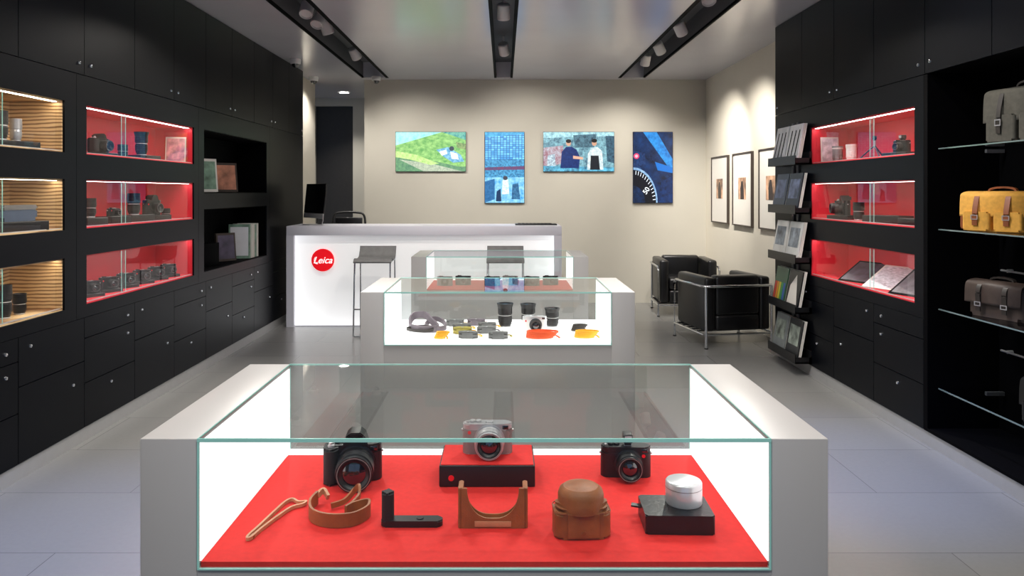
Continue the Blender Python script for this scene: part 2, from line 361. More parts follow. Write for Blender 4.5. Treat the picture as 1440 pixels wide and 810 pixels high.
# ---------------------------------------------------------------- photo equipment
def camera_model(name,loc,rz,w=.14,h=.085,d=.045,body=None,top=None,lr=.032,ll=.05,evf=False,hump=False,grip=False,lensm=None,finder=False,rx=0):
    body=body or M_blk; top=top or body; lensm=lensm or M_blk
    R=root(name,loc,rz,rx)
    prism(R,'body',rrect(w,d,d*.48),0,h*.80,body,bev=.002)
    prism(R,'top_plate',rrect(w*.985,d*.96,d*.46),h*.80,h,top,bev=.003)
    prism(R,'base_plate',rrect(w*.99,d*.98,d*.47),-.0,h*.06,top)
    cz=h*.47; y=-d/2
    lathe(R,'lens_barrel',(w*.04,y+.002,cz),[(lr*1.1,0),(lr*1.1,.006),(lr,.007),(lr,ll*.35),(lr*.95,ll*.36),(lr*.95,ll*.42),(lr*1.02,ll*.43),(lr*1.02,ll*.8),(lr*.95,ll*.82),(lr*.95,ll),(lr*.83,ll),(lr*.78,ll-.006),(lr*.6,ll-.010)],lensm,axis=(0,-1,0))
    lathe(R,'inner_barrel',(w*.04,y+.002,cz),[(lr*.82,ll+.0002),(lr*.77,ll-.004),(lr*.62,ll-.008)],M_blk,axis=(0,-1,0),cap=False)
    lathe(R,'front_element',(w*.04,y+.002,cz),[(lr*.66,ll-.010),(lr*.5,ll-.006),(lr*.25,ll-.003),(.0005,ll-.002)],M_lens,axis=(0,-1,0))
    lathe(R,'lens_ring',(w*.04,y+.002,cz),[(lr*.90,ll),(lr*.90,ll+.0008),(lr*.86,ll+.0008),(lr*.86,ll)],M_titan,axis=(0,-1,0),cap=False)
    cyl(R,'shutter_dial',(-w*.30,0,h),w*.055,.007,top,b=.001)
    cyl(R,'shutter_button',(-w*.40,-.004,h),w*.03,.005,M_silver,b=.001)
    cyl(R,'speed_dial',(-w*.18,.002,h),w*.06,.006,top,b=.001)
    boxes(R,'hot_shoe',[(w*.04-.011,w*.04+.011,-.009,.010,h,h+.002),(w*.04-.011,w*.04-.008,-.009,.010,h+.002,h+.004),(w*.04+.008,w*.04+.011,-.009,.010,h+.002,h+.004)],M_silver)
    cyl(R,'red_badge',(-w*.36 if not finder else w*.34,y+.001,h*.72),w*.035,.002,M_reddot,axis=(0,-1,0),seg=20)
    box(R,'finder_window',w*.30,w*.42,y-.001,y+.004,h*.83,h*.95,M_lens,bev=.001)
    for sx in(-1,1): cyl(R,'strap_lug',(sx*w*.49,0,h*.75),.004,.005,M_silver,axis=(sx,0,0),seg=10)
    if evf:
        box(R,'finder_foot',w*.04-.01,w*.04+.01,-.012,.016,h+.002,h+.010,M_blk,bev=.002)
        box(R,'finder_body',w*.04-.014,w*.04+.014,-.018,.020,h+.010,h+.036,M_blk,bev=.004)
        box(R,'finder_lens',w*.04-.010,w*.04+.010,-.0195,-.018,h+.015,h+.031,M_silver,bev=.0005)
    if hump:
        prism(R,'finder_hump',[(-w*.20,h-.003),(-w*.13,h+h*.26),(-w*.05,h+h*.34),(w*.12,h+h*.34),(w*.20,h+h*.24),(w*.26,h-.003)],-d*.62,d*.55,body,bev=.003,axis='y')
        box(R,'eyecup',-w*.08,w*.14,d*.5,d*.85,h*1.02,h*1.26,M_rubber,bev=.004)
    if grip:
        prism(R,'hand_grip',rrect(w*.26,d*1.5,d*.35,cx=-w*.40,cy=-d*.3),0.001,h*.98,M_rubber,bev=.006)
        lathe(R,'zoom_collar',(-w*.40,-d*.55,h*.98),[(w*.06,0),(w*.06,.006),(w*.035,.008),(w*.035,.013)],M_silver,seg=20)
    return R
def lens_model(name,loc,h=.12,r=.035,hood=False,sil=False):
    R=root(name,loc); m=M_silver if sil else M_blk
    p=[(r*.78,0),(r*.8,h*.10),(r*.9,h*.11),(r*.9,h*.2)]
    for k in range(5):
        z=h*(.2+.05*k); p+=[(r,z),(r,z+h*.028),(r*.96,z+h*.03),(r*.96,z+h*.048)]
    p+=[(r*.92,h*.46),(r*.92,h*.55)]
    for k in range(4):
        z=h*(.56+.06*k); p+=[(r*1.04,z),(r*1.04,z+h*.035),(r,z+h*.038),(r,z+h*.058)]
    p+=[(r*1.0,h*.8),(r*(1.18 if hood else 1.0),h*.98),(r*(1.18 if hood else 1.0),h),(r*.86,h),(r*.8,h*.95)]
    lathe(R,'barrel',(0,0,0),p,m)
    lathe(R,'front_element',(0,0,0),[(r*.8,h*.95),(r*.4,h*.97),(.0005,h*.975)],M_lens)
    lathe(R,'mount_ring',(0,0,0),[(r*.79,0),(r*.81,.001),(r*.81,.006),(r*.79,.007)],M_silver)
    lathe(R,'index_ring',(0,0,0),[(r*.925,h*.49),(r*.925,h*.51)],M_white,cap=False)
    return R
def block(name,loc,w,d,h,m=None,rz=0,topm=None,dot=False):
    R=root(name,loc,rz)
    box(R,'block_body',-w/2,w/2,-d/2,d/2,0,h,m or M_pad,bev=.003)
    if topm: box(R,'top_inlay',-w/2+.004,w/2-.004,-d/2+.004,d/2-.004,h-.001,h+.002,topm)
    if dot: cyl(R,'red_badge',(-w/2+.034,-d/2,h*.42),.008,.002,M_reddot,axis=(0,-1,0),seg=20)
    return R

# ---------------------------------------------------------------- vitrines
def vitrine(y0,y1,x0,x1,th,deck,decktop=.62,side=None):
    R=root('glass_display_case'); H=.90
    gx0,gx1=x0+th,x1-th
    box(R,'end_panel_left',x0,gx0,y0,y1,0,H,M_vit,bev=.002); box(R,'end_panel_right',gx1,x1,y0,y1,0,H,M_vit,bev=.002)
    box(R,'base_body',gx0,gx1,y0+.002,y1-.002,0,decktop-.012,M_vit)
    box(R,'display_deck',gx0+.004,gx1-.004,y0+.012,y1-.03,decktop-.0115,decktop,deck)
    box(R,'rear_rail',gx0,gx1,y1-.028,y1-.008,decktop-.011,decktop+.012,M_lp)
    box(R,'backlit_panel_left',gx0,gx0+.004,y0+.014,y1-.012,decktop+.001,H-.012,M_lp)
    box(R,'backlit_panel_right',gx1-.004,gx1,y0+.014,y1-.012,decktop+.001,H-.012,M_lp)
    a,b=gx0+.001,gx1-.001
    poly(R,'glass_top',[(a,y0,H),(b,y0,H),(b,y1,H),(a,y1,H)],M_glass)
    poly(R,'glass_front',[(a,y0,decktop-.01),(b,y0,decktop-.01),(b,y0,H-.002),(a,y0,H-.002)],M_glass)
    poly(R,'glass_rear',[(a,y1-.004,decktop),(b,y1-.004,decktop),(b,y1-.004,H-.002),(a,y1-.004,H-.002)],M_glass)
    boxes(R,'glass_edges',[(a,b,y0-.003,y0+.001,H-.007,H+.001),(a,b,y1-.004,y1,H-.004,H+.001),(a,a+.002,y0,y1,H-.002,H+.001),(b-.002,b,y0,y1,H-.002,H+.001),
        (a,a+.004,y0-.002,y0+.002,decktop-.008,H-.008),(b-.004,b,y0-.002,y0+.002,decktop-.008,H-.008),(a,b,y0-.002,y0+.002,decktop-.012,decktop-.009),
        (a,a+.003,y1-.005,y1-.001,decktop,H-.01),(b-.003,b,y1-.005,y1-.001,decktop,H-.01)],M_edge)
    return R
vitrine(1.664,2.386,-.81,.724,.127,M_redfelt)
vitrine(4.10,4.79,-.785,.722,.127,M_lpdeck)
vitrine(6.35,7.05,-.785,.722,.127,M_redfelt)

# case 1 contents (deck z .62)
Z=.6205
camera_model('bridge_camera',(-.432,2.165,Z),.12,w=.158,h=.105,d=.055,lr=.052,ll=.085,hump=True,grip=True)
block('display_block',(-.046,2.185,Z),.27,.172,.06,topm=M_redfelt,dot=True)
camera_model('compact_camera',(-.047,2.205,Z+.0625),0,w=.146,h=.088,d=.045,body=M_titan,top=M_silver,lr=.041,ll=.06,lensm=M_silver)
camera_model('compact_camera',(.358,2.19,Z),-.05,w=.146,h=.088,d=.045,lr=.037,ll=.055,evf=True,finder=True)
R=root('wrist_strap',(0,0,Z))
sweep(R,'strap_loop',[(-.545,1.985,.0045),(-.565,2.0,.006),(-.580,1.985,.0045),(-.590,1.93,.0045),(-.603,1.84,.0045),(-.612,1.785,.0045),(-.603,1.78,.0045),(-.592,1.83,.0045),(-.572,1.90,.005),(-.553,1.95,.005),(-.528,1.968,.006),(-.525,1.985,.006)],M_tan2,w=.006,h=.008,cyc=True)
cyl(R,'strap_keeper',(-.605,1.79,.0),.009,.007,M_tan,seg=14)
R=root('leather_neck_strap',(0,0,Z))
sweep(R,'strap_band',[(-.495,1.985,.018),(-.500,1.93,.018),(-.478,1.872,.018),(-.43,1.845,.018),(-.375,1.852,.018),(-.345,1.895,.018),(-.35,1.93,.02),(-.385,1.915,.018),(-.40,1.89,.018)],M_tan,w=.006,h=.034)
sweep(R,'strap_tail',[(-.395,1.90,.026),(-.38,1.96,.03),(-.385,1.99,.045),(-.40,1.995,.03),(-.42,1.97,.014),(-.45,1.95,.010)],M_tan,w=.006,h=.014)
sweep(R,'strap_tab',[(-.495,1.985,.022),(-.482,2.0,.03),(-.465,1.98,.02)],M_tan2,w=.008,h=.014)
R=root('camera_hand_grip',(-.228,1.862,Z))
prism(R,'grip_base',rrect(.152,.034,.012),0,.016,M_blk,bev=.003)
prism(R,'grip_post',rrect(.030,.032,.013,cx=-.060),.0,.084,M_rubber,bev=.005)
cyl(R,'screw_wheel',(.02,0,.016),.009,.002,M_rubber)
R=root('half_camera_case',(-.026,1.868,Z))
def ustrip(name,w,h,lip,zb,ya,yb,m):
    bm=bmesh.new(); n=24
    cols=[]
    xs=[-w,-w*lip]+[-w*lip*math.cos(math.pi*i/n) for i in range(1,n)]+[w*lip,w]
    for x in xs:
        t=abs(x)/(w*lip)
        top=h if t>=.999 else zb+(h-zb)*(1-math.sqrt(max(0,1-t**2.6)))
        cols.append([bm.verts.new((x,ya,0)),bm.verts.new((x,ya,top)),bm.verts.new((x,yb,top)),bm.verts.new((x,yb,0))])
    for a,b in zip(cols,cols[1:]):
        for k in range(4): bm.faces.new([a[k],b[k],b[(k+1)%4],a[(k+1)%4]])
    bm.faces.new(cols[0]); bm.faces.new(cols[-1][::-1])
    fin(bm,name,m,R,smooth=True)
ustrip('front_wall',.080,.098,.80,.024,-.027,-.022,M_tan)
ustrip('rear_wall',.078,.080,.88,.014,.022,.026,M_tan)
box(R,'case_bottom',-.079,.079,-.0215,.0215,0,.006,M_tan2)
prism(R,'side_wall_left',rrect(.012,.054,.005,cx=-.080),0.0,.098,M_tan,bev=.001)
prism(R,'side_wall_right',rrect(.012,.054,.005,cx=.080),0.0,.098,M_tan,bev=.001)
box(R,'bottom_lining',-.045,.045,-.0285,-.0272,.004,.018,M_tan2,bev=.0005)
R=root('leather_camera_case',(.189,1.82,Z),.05)
prism(R,'case_body',rrect(.136,.080,.020),0,.062,M_tan,bev=.006)
prism(R,'case_lid',rrect(.126,.074,.03),.0625,.078,M_tan,bev=.007)
lathe(R,'lens_dome',(0,.004,.07),[(.056,-.01),(.056,.024),(.052,.036),(.042,.043),(.036,.042),(.030,.045),(.0005,.047)],M_tan,seg=40)
prism(R,'front_flap',rrect(.076,.006,.0025,cy=-.042),.006,.062,M_tan,bev=.001)
cyl(R,'snap_button',(0,-.045,.018),.005,.003,M_brnstrap,axis=(0,-1,0),seg=14)
sweep(R,'seam_stitch',[(x,y,.062) for x,y in rrect(.136,.080,.021)],M_brnstrap,r=.0014,cyc=True,sm=False,n=6)
R=root('accessory_pouch',(.43,1.868,Z),-.03)
prism(R,'pouch_body',rrect(.168,.125,.006),0,.046,M_blkleather,bev=.003)
sweep(R,'pouch_tab',[(-.082,.03,.03),(-.105,.035,.032)],M_blkleather,w=.018,h=.004,sm=False)
R2=root('round_silver_case',(.455,1.885,Z+.0463))
lathe(R2,'drum',(0,0,0),[(.044,0),(.0455,.003),(.0455,.052),(.043,.056),(.040,.0575),(.0005,.058)],M_whitemetal,seg=40)
lathe(R2,'lid_seam',(0,0,0),[(.0458,.040),(.0458,.0415)],M_titan,cap=False,seg=40)

# case 2 contents
Z=.6205
for (x,y,h,r,hd) in [(.01,4.60,.145,.043,True),(.155,4.68,.13,.042,True),(.30,4.60,.115,.040,True)]:
    lens_model('camera_lens',(x,y,Z),h,r,hd)
camera_model('compact_camera',(.185,4.45,Z),0,w=.145,h=.09,d=.045,body=M_white,top=M_whitemetal,lr=.034,ll=.05)
R=root('camera_sling_strap',(-.455,4.47,Z))
R.scale=(.85,.85,.8)
sweep(R,'broad_loop',[(-.13,.03,.03),(-.11,.1,.09),(-.03,.1,.10),(.03,.03,.06),(.08,-.05,.03),(.02,-.1,.03),(-.06,-.08,.03)],M_mauve,w=.012,h=.05,cyc=True)
sweep(R,'second_loop',[(-.02,.05,.03),(.03,.1,.07),(.10,.06,.06),(.13,-.02,.03),(.08,-.08,.03),(.02,-.04,.03)],M_mauve,w=.01,h=.035,cyc=True)
sweep(R,'narrow_loop',[(-.14,-.02,.02),(-.08,-.1,.02),(.0,-.12,.02),(.05,-.1,.03),(-.02,-.03,.04)],M_dkstrap,w=.008,h=.02,cyc=True)
def pouch(loc,w,d,h,m,rz,tab):
    R=root('leather_pouch',loc,rz)
    prism(R,'pouch_body',rrect(w,d,d*.35),0,h,m,bev=h*.3)
    prism(R,'pouch_flap',rrect(w*.98,d*.5,d*.2,cy=-d*.2),h*.8,h*1.12,m,bev=.003)
    cyl(R,'snap',(0,-d*.3,h*1.1),.006,.003,M_silver,seg=12)
    sweep(R,'wrist_loop',[(w*.48,0,h*.5),(w*.62,.02,h*.4),(w*.72,0,h*.3),(w*.62,-.02,h*.4)],tab,w=.006,h=.006)
for i,(x,y,m,t) in enumerate([(-.30,4.64,M_greyfelt,M_yel),(-.17,4.66,M_mauve,M_orange),(-.10,4.54,M_greyfelt,M_yel),(-.25,4.50,M_greyfelt,M_yel),(-.24,4.38,M_olive,M_yel),(-.10,4.40,M_greyfelt,M_mauve),(-.20,4.25,M_greyfelt,M_yel),(-.03,4.24,M_greyfelt,M_olive)]):
    pouch((x,y,Z),.11,.07,.035,m,.1*(i%3-1),t)
def coil(loc,m,r=.075):
    R=root('coiled_leather_strap',loc)
    for k in range(4):
        sweep(R,'strap_turn',[(r*(1+.06*k)*math.cos(a)+.006*k,r*.62*math.sin(a)+.004*k,.008+.009*k) for a in [2*math.pi*i/12 for i in range(12)]],m,w=.006,h=.009,cyc=True,smn=3)
    sweep(R,'strap_end',[(r,0,.02),(r*1.3,.01,.012),(r*1.5,-.02,.006)],m,w=.008,h=.006)
coil((.205,4.24,Z),M_orange,.075); coil((.46,4.25,Z),M_yel,.055); coil((-.36,4.22,Z),M_yel,.03); coil((.44,4.45,Z),M_dkstrap,.035)
for i,x in enumerate([-.52,-.36,-.10,.06,.25,.42]):
    camera_model('compact_camera',(x,6.62+.05*(i%2),.6205),.1*(i%3-1),w=.14,h=.08,body=M_blk if i%3 else M_titan,ll=.04)

# ---------------------------------------------------------------- reception counter
R=root('reception_counter')
x0,x1,y0,y1,H=-2.33,.625,8.01,8.62,1.084
box(R,'counter_top',x0,x1,y0,y1,H-.10,H,M_vitf,bev=.003)
box(R,'counter_side_left',x0,x0+.08,y0,y1,0,H-.10,M_vitf); box(R,'counter_side_right',x1-.08,x1,y0,y1,0,H-.10,M_vitf)
box(R,'backlit_front',x0+.08,x1-.08,y0+.05,y0+.07,.01,H-.10,M_lpcounter)
box(R,'rear_body',x0+.08,x1-.08,y0+.2,y1-.02,.01,H-.10,M_vitf)
R=root('round_logo_sign',(-1.946,8.035,.717))
cyl(R,'disc',(0,.024,0),.122,.026,M_logo,axis=(0,-1,0),seg=56,b=.003)
text(R,'lettering','Leica',(0,-.004,-.003),(math.pi/2,0,0),.10,M_logow,shear=.35,ext=.001,bold=.001)
sweep(R,'underline_stroke',[(-.08,-.004,.03),(-.09,-.004,.0),(-.075,-.004,-.035),(-.05,-.004,-.04)],M_logow,r=.003)

R=root('desktop_computer',(-2.13,8.33,1.0845),math.radians(-52))
box(R,'foot',-.09,.09,-.08,.09,0,.008,M_silver,bev=.002)
sweep(R,'stand_arm',[(0,.085,.006),(0,.10,.06),(0,.07,.14),(0,.035,.2)],M_silver,w=.12,h=.008,up=(0,1,0))
e=root('screen_unit',(0,0,.0)); e.parent=R; e.rotation_euler=(math.radians(-6),0,0)
box(e,'screen_glass',-.26,.26,-.005,.004,.13,.46,M_screenoff,bev=.002)
box(e,'screen_chin',-.26,.26,-.005,.004,.075,.128,M_silver,bev=.002)
box(e,'rear_shell',-.25,.25,.004,.02,.08,.455,M_blk,bev=.006)
R=root('keyboard_tray',(.36,8.3,1.0845))
box(R,'tray_body',-.23,.23,-.09,.09,0,.014,M_blk,bev=.003)
boxes(R,'keys',[(-.2+.042*i,-.165+.042*i,-.06+.045*j,-.025+.045*j,.014,.019) for i in range(9) for j in range(3)],M_rubber)
R=root('office_chair',(-1.95,9.15,0))
for k in range(5):
    a=2*math.pi*k/5+.3
    sweep(R,'base_spoke',[(0,0,.09),(.28*math.cos(a),.28*math.sin(a),.06)],M_blk,r=.018,sm=False)
    cyl(R,'caster',(.28*math.cos(a)-.012,.28*math.sin(a),.028),.028,.024,M_rubber,axis=(1,0,0),seg=16)
cyl(R,'gas_column',(0,0,.08),.025,.58,M_chrome)
prism(R,'seat',rrect(.46,.44,.08),.66,.73,M_blkleather,bev=.02)
sweep(R,'back_loop',[(-.19,.2,.70),(-.21,.26,.95),(-.19,.28,1.15),(-.1,.29,1.19),(.1,.29,1.19),(.19,.28,1.15),(.21,.26,.95),(.19,.2,.70)],M_blk,r=.014)
box(R,'back_pad',-.17,.17,.26,.28,.92,1.13,M_blkleather,bev=.008)

def stool(x,y):
    R=root('bar_stool',(x,y,0))
    bm=bmesh.new(); n=14; rows=[]
    for i in range(n+1):
        t=i/n; yy=-.17+.36*t; zz=.765+.018*math.cos(t*math.pi*2)*.5+(.0 if t<.75 else (t-.75)**2*1.6)
        if t<.15: zz-=(.15-t)**2*1.6
        rows.append([( -.19,yy,zz),(.19,yy,zz),(.19,yy,zz+.014),(-.19,yy,zz+.014)])
    rv=[[bm.verts.new(p) for p in r] for r in rows]
    for a,b in zip(rv,rv[1:]):
        for k in range(4): bm.faces.new([a[k],a[(k+1)%4],b[(k+1)%4],b[k]])
    bm.faces.new(rv[0]); bm.faces.new(rv[-1])
    fin(bm,'curved_seat',M_greyfelt,R,smooth=True)
    for sx in(-1,1):
        sweep(R,'side_frame',[(sx*.185,-.19,.01),(sx*.180,-.17,.40),(sx*.178,-.15,.745),(sx*.178,.15,.755),(sx*.180,.17,.40),(sx*.185,.20,.01)],M_chrome,r=.009,sm=False)
        sweep(R,'back_upright',[(sx*.178,.15,.755),(sx*.178,.19,.80),(sx*.175,.20,.86)],M_chrome,r=.008)
    sweep(R,'back_bar',[(-.175,.20,.86),(.175,.20,.86)],M_chrome,r=.012,sm=False)
    for yy,z in((-.18,.28),(.18,.28),(-.185,.01),(.195,.01)): sweep(R,'foot_rest',[(-.183,yy,z),(.183,yy,z)],M_chrome,r=.008,sm=False)
stool(-1.31,7.62); stool(.02,7.62)

def armchair(x,y,rz):
    R=root('tubular_leather_armchair',(x,y,0),rz)
    W,D=.70,.66; w,d=W/2,D/2
    t=.125
    box(R,'arm_cushion_left',-w+.02,-w+t,-d+.02,d-.02,.155,.655,M_blkleather,bev=.028,seg=4)
    box(R,'arm_cushion_right',w-t,w-.02,-d+.02,d-.02,.155,.655,M_blkleather,bev=.028,seg=4)
    box(R,'back_cushion',-w+t+.003,w-t-.003,d-.15,d-.02,.30,.67,M_blkleather,bev=.028,seg=4)
    box(R,'seat_cushion',-w+t+.003,w-t-.003,-d+.015,d-.153,.31,.44,M_blkleather,bev=.028,seg=4)
    box(R,'lower_cushion',-w+t+.003,w-t-.003,-d+.02,d-.02,.155,.305,M_blkleather,bev=.028,seg=4)
    r=.0125
    sweep(R,'top_rail',[(-w,-d,0),(-w,-d,.54),(-w,-d+.04,.575),(-w,d-.05,.575),(-w+.05,d,.575),(w-.05,d,.575),(w,d-.05,.575),(w,-d+.04,.575),(w,-d,.54),(w,-d,0)],M_chrome,r=r,sm=False)
    for sx in(-1,1):
        sweep(R,'rear_leg',[(sx*(w-.02),d,0),(sx*(w-.02),d,.575)],M_chrome,r=r,sm=False)
        sweep(R,'side_rail',[(sx*w,-d,.13),(sx*w,d-.01,.13)],M_chrome,r=r*.8,sm=False)
        cyl(R,'foot_front',(sx*w,-d,0),.017,.012,M_rubber,seg=14); cyl(R,'foot_rear',(sx*(w-.02),d,0),.017,.012,M_rubber,seg=14)
    sweep(R,'rear_rail',[(-w+.02,d,.13),(w-.02,d,.13)],M_chrome,r=r*.8,sm=False)
    sweep(R,'front_rail',[(-w,-d,.13),(w,-d,.13)],M_chrome,r=r*.8,sm=False)
    boxes(R,'seat_webbing',[(-w+.01,w-.01,-d+.05+i*.11,-d+.09+i*.11,.14,.15) for i in range(5)],M_rubber)
    return R
th=math.radians(11)
cx=1.85+.35*math.cos(th)-.33*math.sin(th); cy=6.88+.35*math.sin(th)+.33*math.cos(th)
armchair(cx,cy,math.pi+th)
armchair(2.17,9.0,math.radians(-3))

# ---------------------------------------------------------------- screens on back wall
def screen(name,x0,x1,z0,z1,base,shapes):
    R=root('wall_video_screen')
    box(R,'screen_housing',x0-.004,x1+.004,YB-.03,YB-.0005,z0-.004,z1+.004,M_screenoff)
    def q(p,k): return (x0+p[0]*(x1-x0),YB-.031-.0006*k,z0+p[1]*(z1-z0))
    poly(R,'picture_base',[q(p,0) for p in((0,0),(1,0),(1,1),(0,1))],base)
    for k,(pts,m) in enumerate(shapes):
        pts=[(min(1,max(0,a)),min(1,max(0,b))) for a,b in pts]
        poly(R,'picture_shape',[q(p,k+1) for p in pts],m)
    return R,q
def disc(cx,cy,rx,ry,n=24): return [(cx+rx*math.cos(2*math.pi*i/n),cy+ry*math.sin(2*math.pi*i/n)) for i in range(n)]
def E(a,b=None,s=8,st=1.0,**k): return emat(a,b,s,st,**k)
screen('a',-1.405,-.493,1.72,2.231,E((84,150,80),(160,205,125),14,1.0,stretch=(1,1,1.5)),[
 ([(0,.66),(.35,.84),(.66,1),(0,1)],E((185,238,235),(120,205,200),9,1.0)),
 ([(.66,1),(1,.80),(1,1)],E((50,130,135),(120,185,160),20)),
 ([(0,.42),(.45,.3),(.9,.12),(1,.12),(1,0),(0,0)],E((115,160,115),(75,118,95),25)),
 ([(.05,.30),(.5,.2),(.95,.0),(.4,0)],E((190,200,175),(140,155,135),30)),
 ([(0,.52),(.3,.42),(.62,.2),(.5,.16),(.2,.3),(0,.36)],E((205,225,155),(150,195,105),22)),
 ([(.58,.55),(.75,.62),(.93,.42),(.98,.25),(.82,.22),(.68,.38)],E((50,120,170),(150,205,225),20)),
 ([(.62,.5),(.72,.55),(.74,.45),(.66,.4)],E((230,240,240))),
 (disc(.80,.58,.035,.06),E((60,70,80))),
 ([(.78,.5),(.88,.45),(.9,.3),(.8,.32)],E((235,245,250))),
 ([(.86,.75),(1,.7),(1,.55),(.88,.6)],E((150,170,110),(90,120,80),30)),
])
def brick_em():
    m=bpy.data.materials.new('screen_facade'); m.use_nodes=True; nt=m.node_tree; p=nt.nodes['Principled BSDF']
    p.inputs['Base Color'].default_value=(.01,.01,.01,1)
    tc=nt.nodes.new('ShaderNodeTexCoord'); mp=nt.nodes.new('ShaderNodeMapping'); mp.inputs['Rotation'].default_value=(math.pi/2,0,0)
    b=nt.nodes.new('ShaderNodeTexBrick'); b.offset=0; b.inputs['Scale'].default_value=1; b.inputs['Brick Width'].default_value=.04; b.inputs['Row Height'].default_value=.028
    b.inputs['Mortar Size'].default_value=.004; b.inputs['Color1'].default_value=c(50,135,195); b.inputs['Color2'].default_value=c(110,195,228); b.inputs['Mortar'].default_value=c(24,90,155)
    nt.links.new(tc.outputs['Object'],mp.inputs[0]); nt.links.new(mp.outputs[0],b.inputs[0]); nt.links.new(b.outputs[0],p.inputs['Emission Color']); p.inputs['Emission Strength'].default_value=1.6
    return m
screen('b',-.242,.27,1.31,2.231,brick_em(),[
 ([(0,.93),(1,.97),(1,1),(0,1)],E((30,120,180),(90,180,215),10)),
 ([(0,.60),(1,.62),(1,.36),(0,.36)],E((20,70,125),(85,170,210),26)),
 ([(0,.50),(1,.52),(1,.47),(0,.46)],E((120,60,90),(60,70,110),30)),
 ([(0,.36),(1,.36),(1,0),(0,0)],E((40,140,200),(160,215,235),12)),
 ([(.0,.30),(.25,.34),(.25,.05),(.0,0)],E((20,80,130),(50,110,160),20)),
 ([(.45,.32),(.6,.33),(.62,.12),(.43,.12)],E((235,240,240),(150,200,220),30)),
 (disc(.52,.35,.06,.03),E((60,60,70))),
 ([(.7,.26),(.85,.28),(.9,.05),(.68,.05)],E((20,60,100),(60,120,160),30)),
 ([(.3,.16),(.4,.2),(.42,.02),(.28,.02)],E((15,45,80))),
])
screen('c',.521,1.442,1.72,2.231,E((140,190,200),(50,80,100),16,1.0),[
 ([(0,.85),(1,.9),(1,1),(0,1)],E((190,235,240),(80,130,145),12)),
 ([(0,.60),(.28,.66),(.28,.2),(0,.1)],E((130,45,60),(180,185,195),22)),
 ([(.06,.4),(.16,.45),(.18,.05),(.05,.05)],E((205,225,230),(80,95,120),30)),
 ([(.42,.92),(.75,.95),(.72,.62),(.45,.6)],E((25,40,58),(90,130,145),22)),
 ([(0,.14),(1,.1),(1,0),(0,0)],E((100,190,220),(40,70,95),16)),
 ([(.24,.08),(.26,.5),(.32,.62),(.40,.63),(.47,.55),(.52,.35),(.50,.08)],E((10,28,80),(22,50,110),20)),
 (disc(.355,.72,.035,.075),E((195,150,125))),
 (disc(.355,.77,.038,.05),E((30,26,24))),
 ([(.42,.40),(.56,.36),(.56,.30),(.42,.32)],E((210,160,135))),
 ([(.62,.04),(.63,.45),(.68,.60),(.76,.62),(.83,.52),(.85,.04)],E((225,230,225),(150,175,185),20)),
 ([(.66,.04),(.67,.40),(.78,.40),(.80,.04)],E((20,25,32))),
 (disc(.72,.72,.035,.075),E((190,145,120))),
 (disc(.72,.78,.04,.05),E((22,20,20))),
 ([(.88,.9),(1,.9),(1,.2),(.9,.25)],E((25,35,52),(70,110,130),20)),
])
RR,q=screen('d',1.693,2.205,1.31,2.231,E((8,18,42),(14,50,100),7,1.0),[
 ([(.25,1),(.6,1),(1,.62),(1,.42)],E((15,85,165),(50,150,220),10)),
 ([(.55,.58),(1,.5),(1,.42),(.62,.46)],E((20,105,190))),
 (disc(.05,.42,.18,.12),E((12,26,55),(35,75,130),20)),
 ([(0,.74),(.3,.70),(.32,.52),(0,.5)],E((30,62,115),(12,26,55),20)),
 (disc(.08,.66,.07,.04),E((225,60,100))),
 (disc(.08,.66,.04,.022),E((250,170,190))),
 ([(0,0)]+[(.62*math.cos(a),.50*math.sin(a)) for a in [math.radians(9*i) for i in range(11)]],E((150,185,215),(80,120,165),25)),
 ([(0,0)]+[(.58*math.cos(a),.465*math.sin(a)) for a in [math.radians(9*i) for i in range(11)]],E((6,9,20))),
 ([(0,0)]+[(.30*math.cos(a),.24*math.sin(a)) for a in [math.radians(9*i) for i in range(11)]],E((16,44,85),(6,16,36),12)),
 ([(.62,.0),(.72,.3),(1,.38),(1,0)],E((5,11,30),(12,52,110),9)),
])
for i in range(12):
    a=math.radians(6+7*i); r1,r2=.50,.57
    poly(RR,'dial_tick',[q((r1*math.cos(a-.01),.8*r1*math.sin(a-.01)),12),q((r2*math.cos(a-.01),.8*r2*math.sin(a-.01)),12),q((r2*math.cos(a+.015),.8*r2*math.sin(a+.015)),12),q((r1*math.cos(a+.015),.8*r1*math.sin(a+.015)),12)],E((235,240,250)))
text(RR,'dial_numeral','50',(1.693+.512*.33,YB-.042,1.31+.92*.17),(math.pi/2,math.radians(-55),0),.09,E((240,245,250)),bold=.001)

# ---------------------------------------------------------------- framed photographs
for i,(ya,yb) in enumerate([(8.75,9.43),(7.90,8.56),(7.02,7.68)]):
    R=root('framed_photograph'); xw=2.65
    z0,z1=1.072,1.885; f=.016
    boxes(R,'frame',[(xw-.03,xw-.0005,ya,yb,z0,z0+f),(xw-.03,xw-.0005,ya,yb,z1-f,z1),(xw-.03,xw-.0005,ya,ya+f,z0+f,z1-f),(xw-.03,xw-.0005,yb-f,yb,z0+f,z1-f)],M_frame)
    box(R,'passepartout',xw-.02,xw-.001,ya+f,yb-f,z0+f,z1-f,M_paper)
    ym=(ya+yb)/2; zm=1.49
    box(R,'print',xw-.0215,xw-.02,ym-.13,ym+.13,zm-.12,zm+.12,mat('photo_print',c(190,150,120),.4,noise=.9,nscale=9))
    pr=[(ym+.05,zm-.12),(ym+.06,zm),(ym+.02,zm+.08),(ym-.03,zm+.08),(ym-.06,zm),(ym-.07,zm-.12)]
    poly(R,'print_figure',[(xw-.022,a,b) for a,b in pr],mat('photo_dark',c(50,38,34),.4,noise=.5,nscale=20))

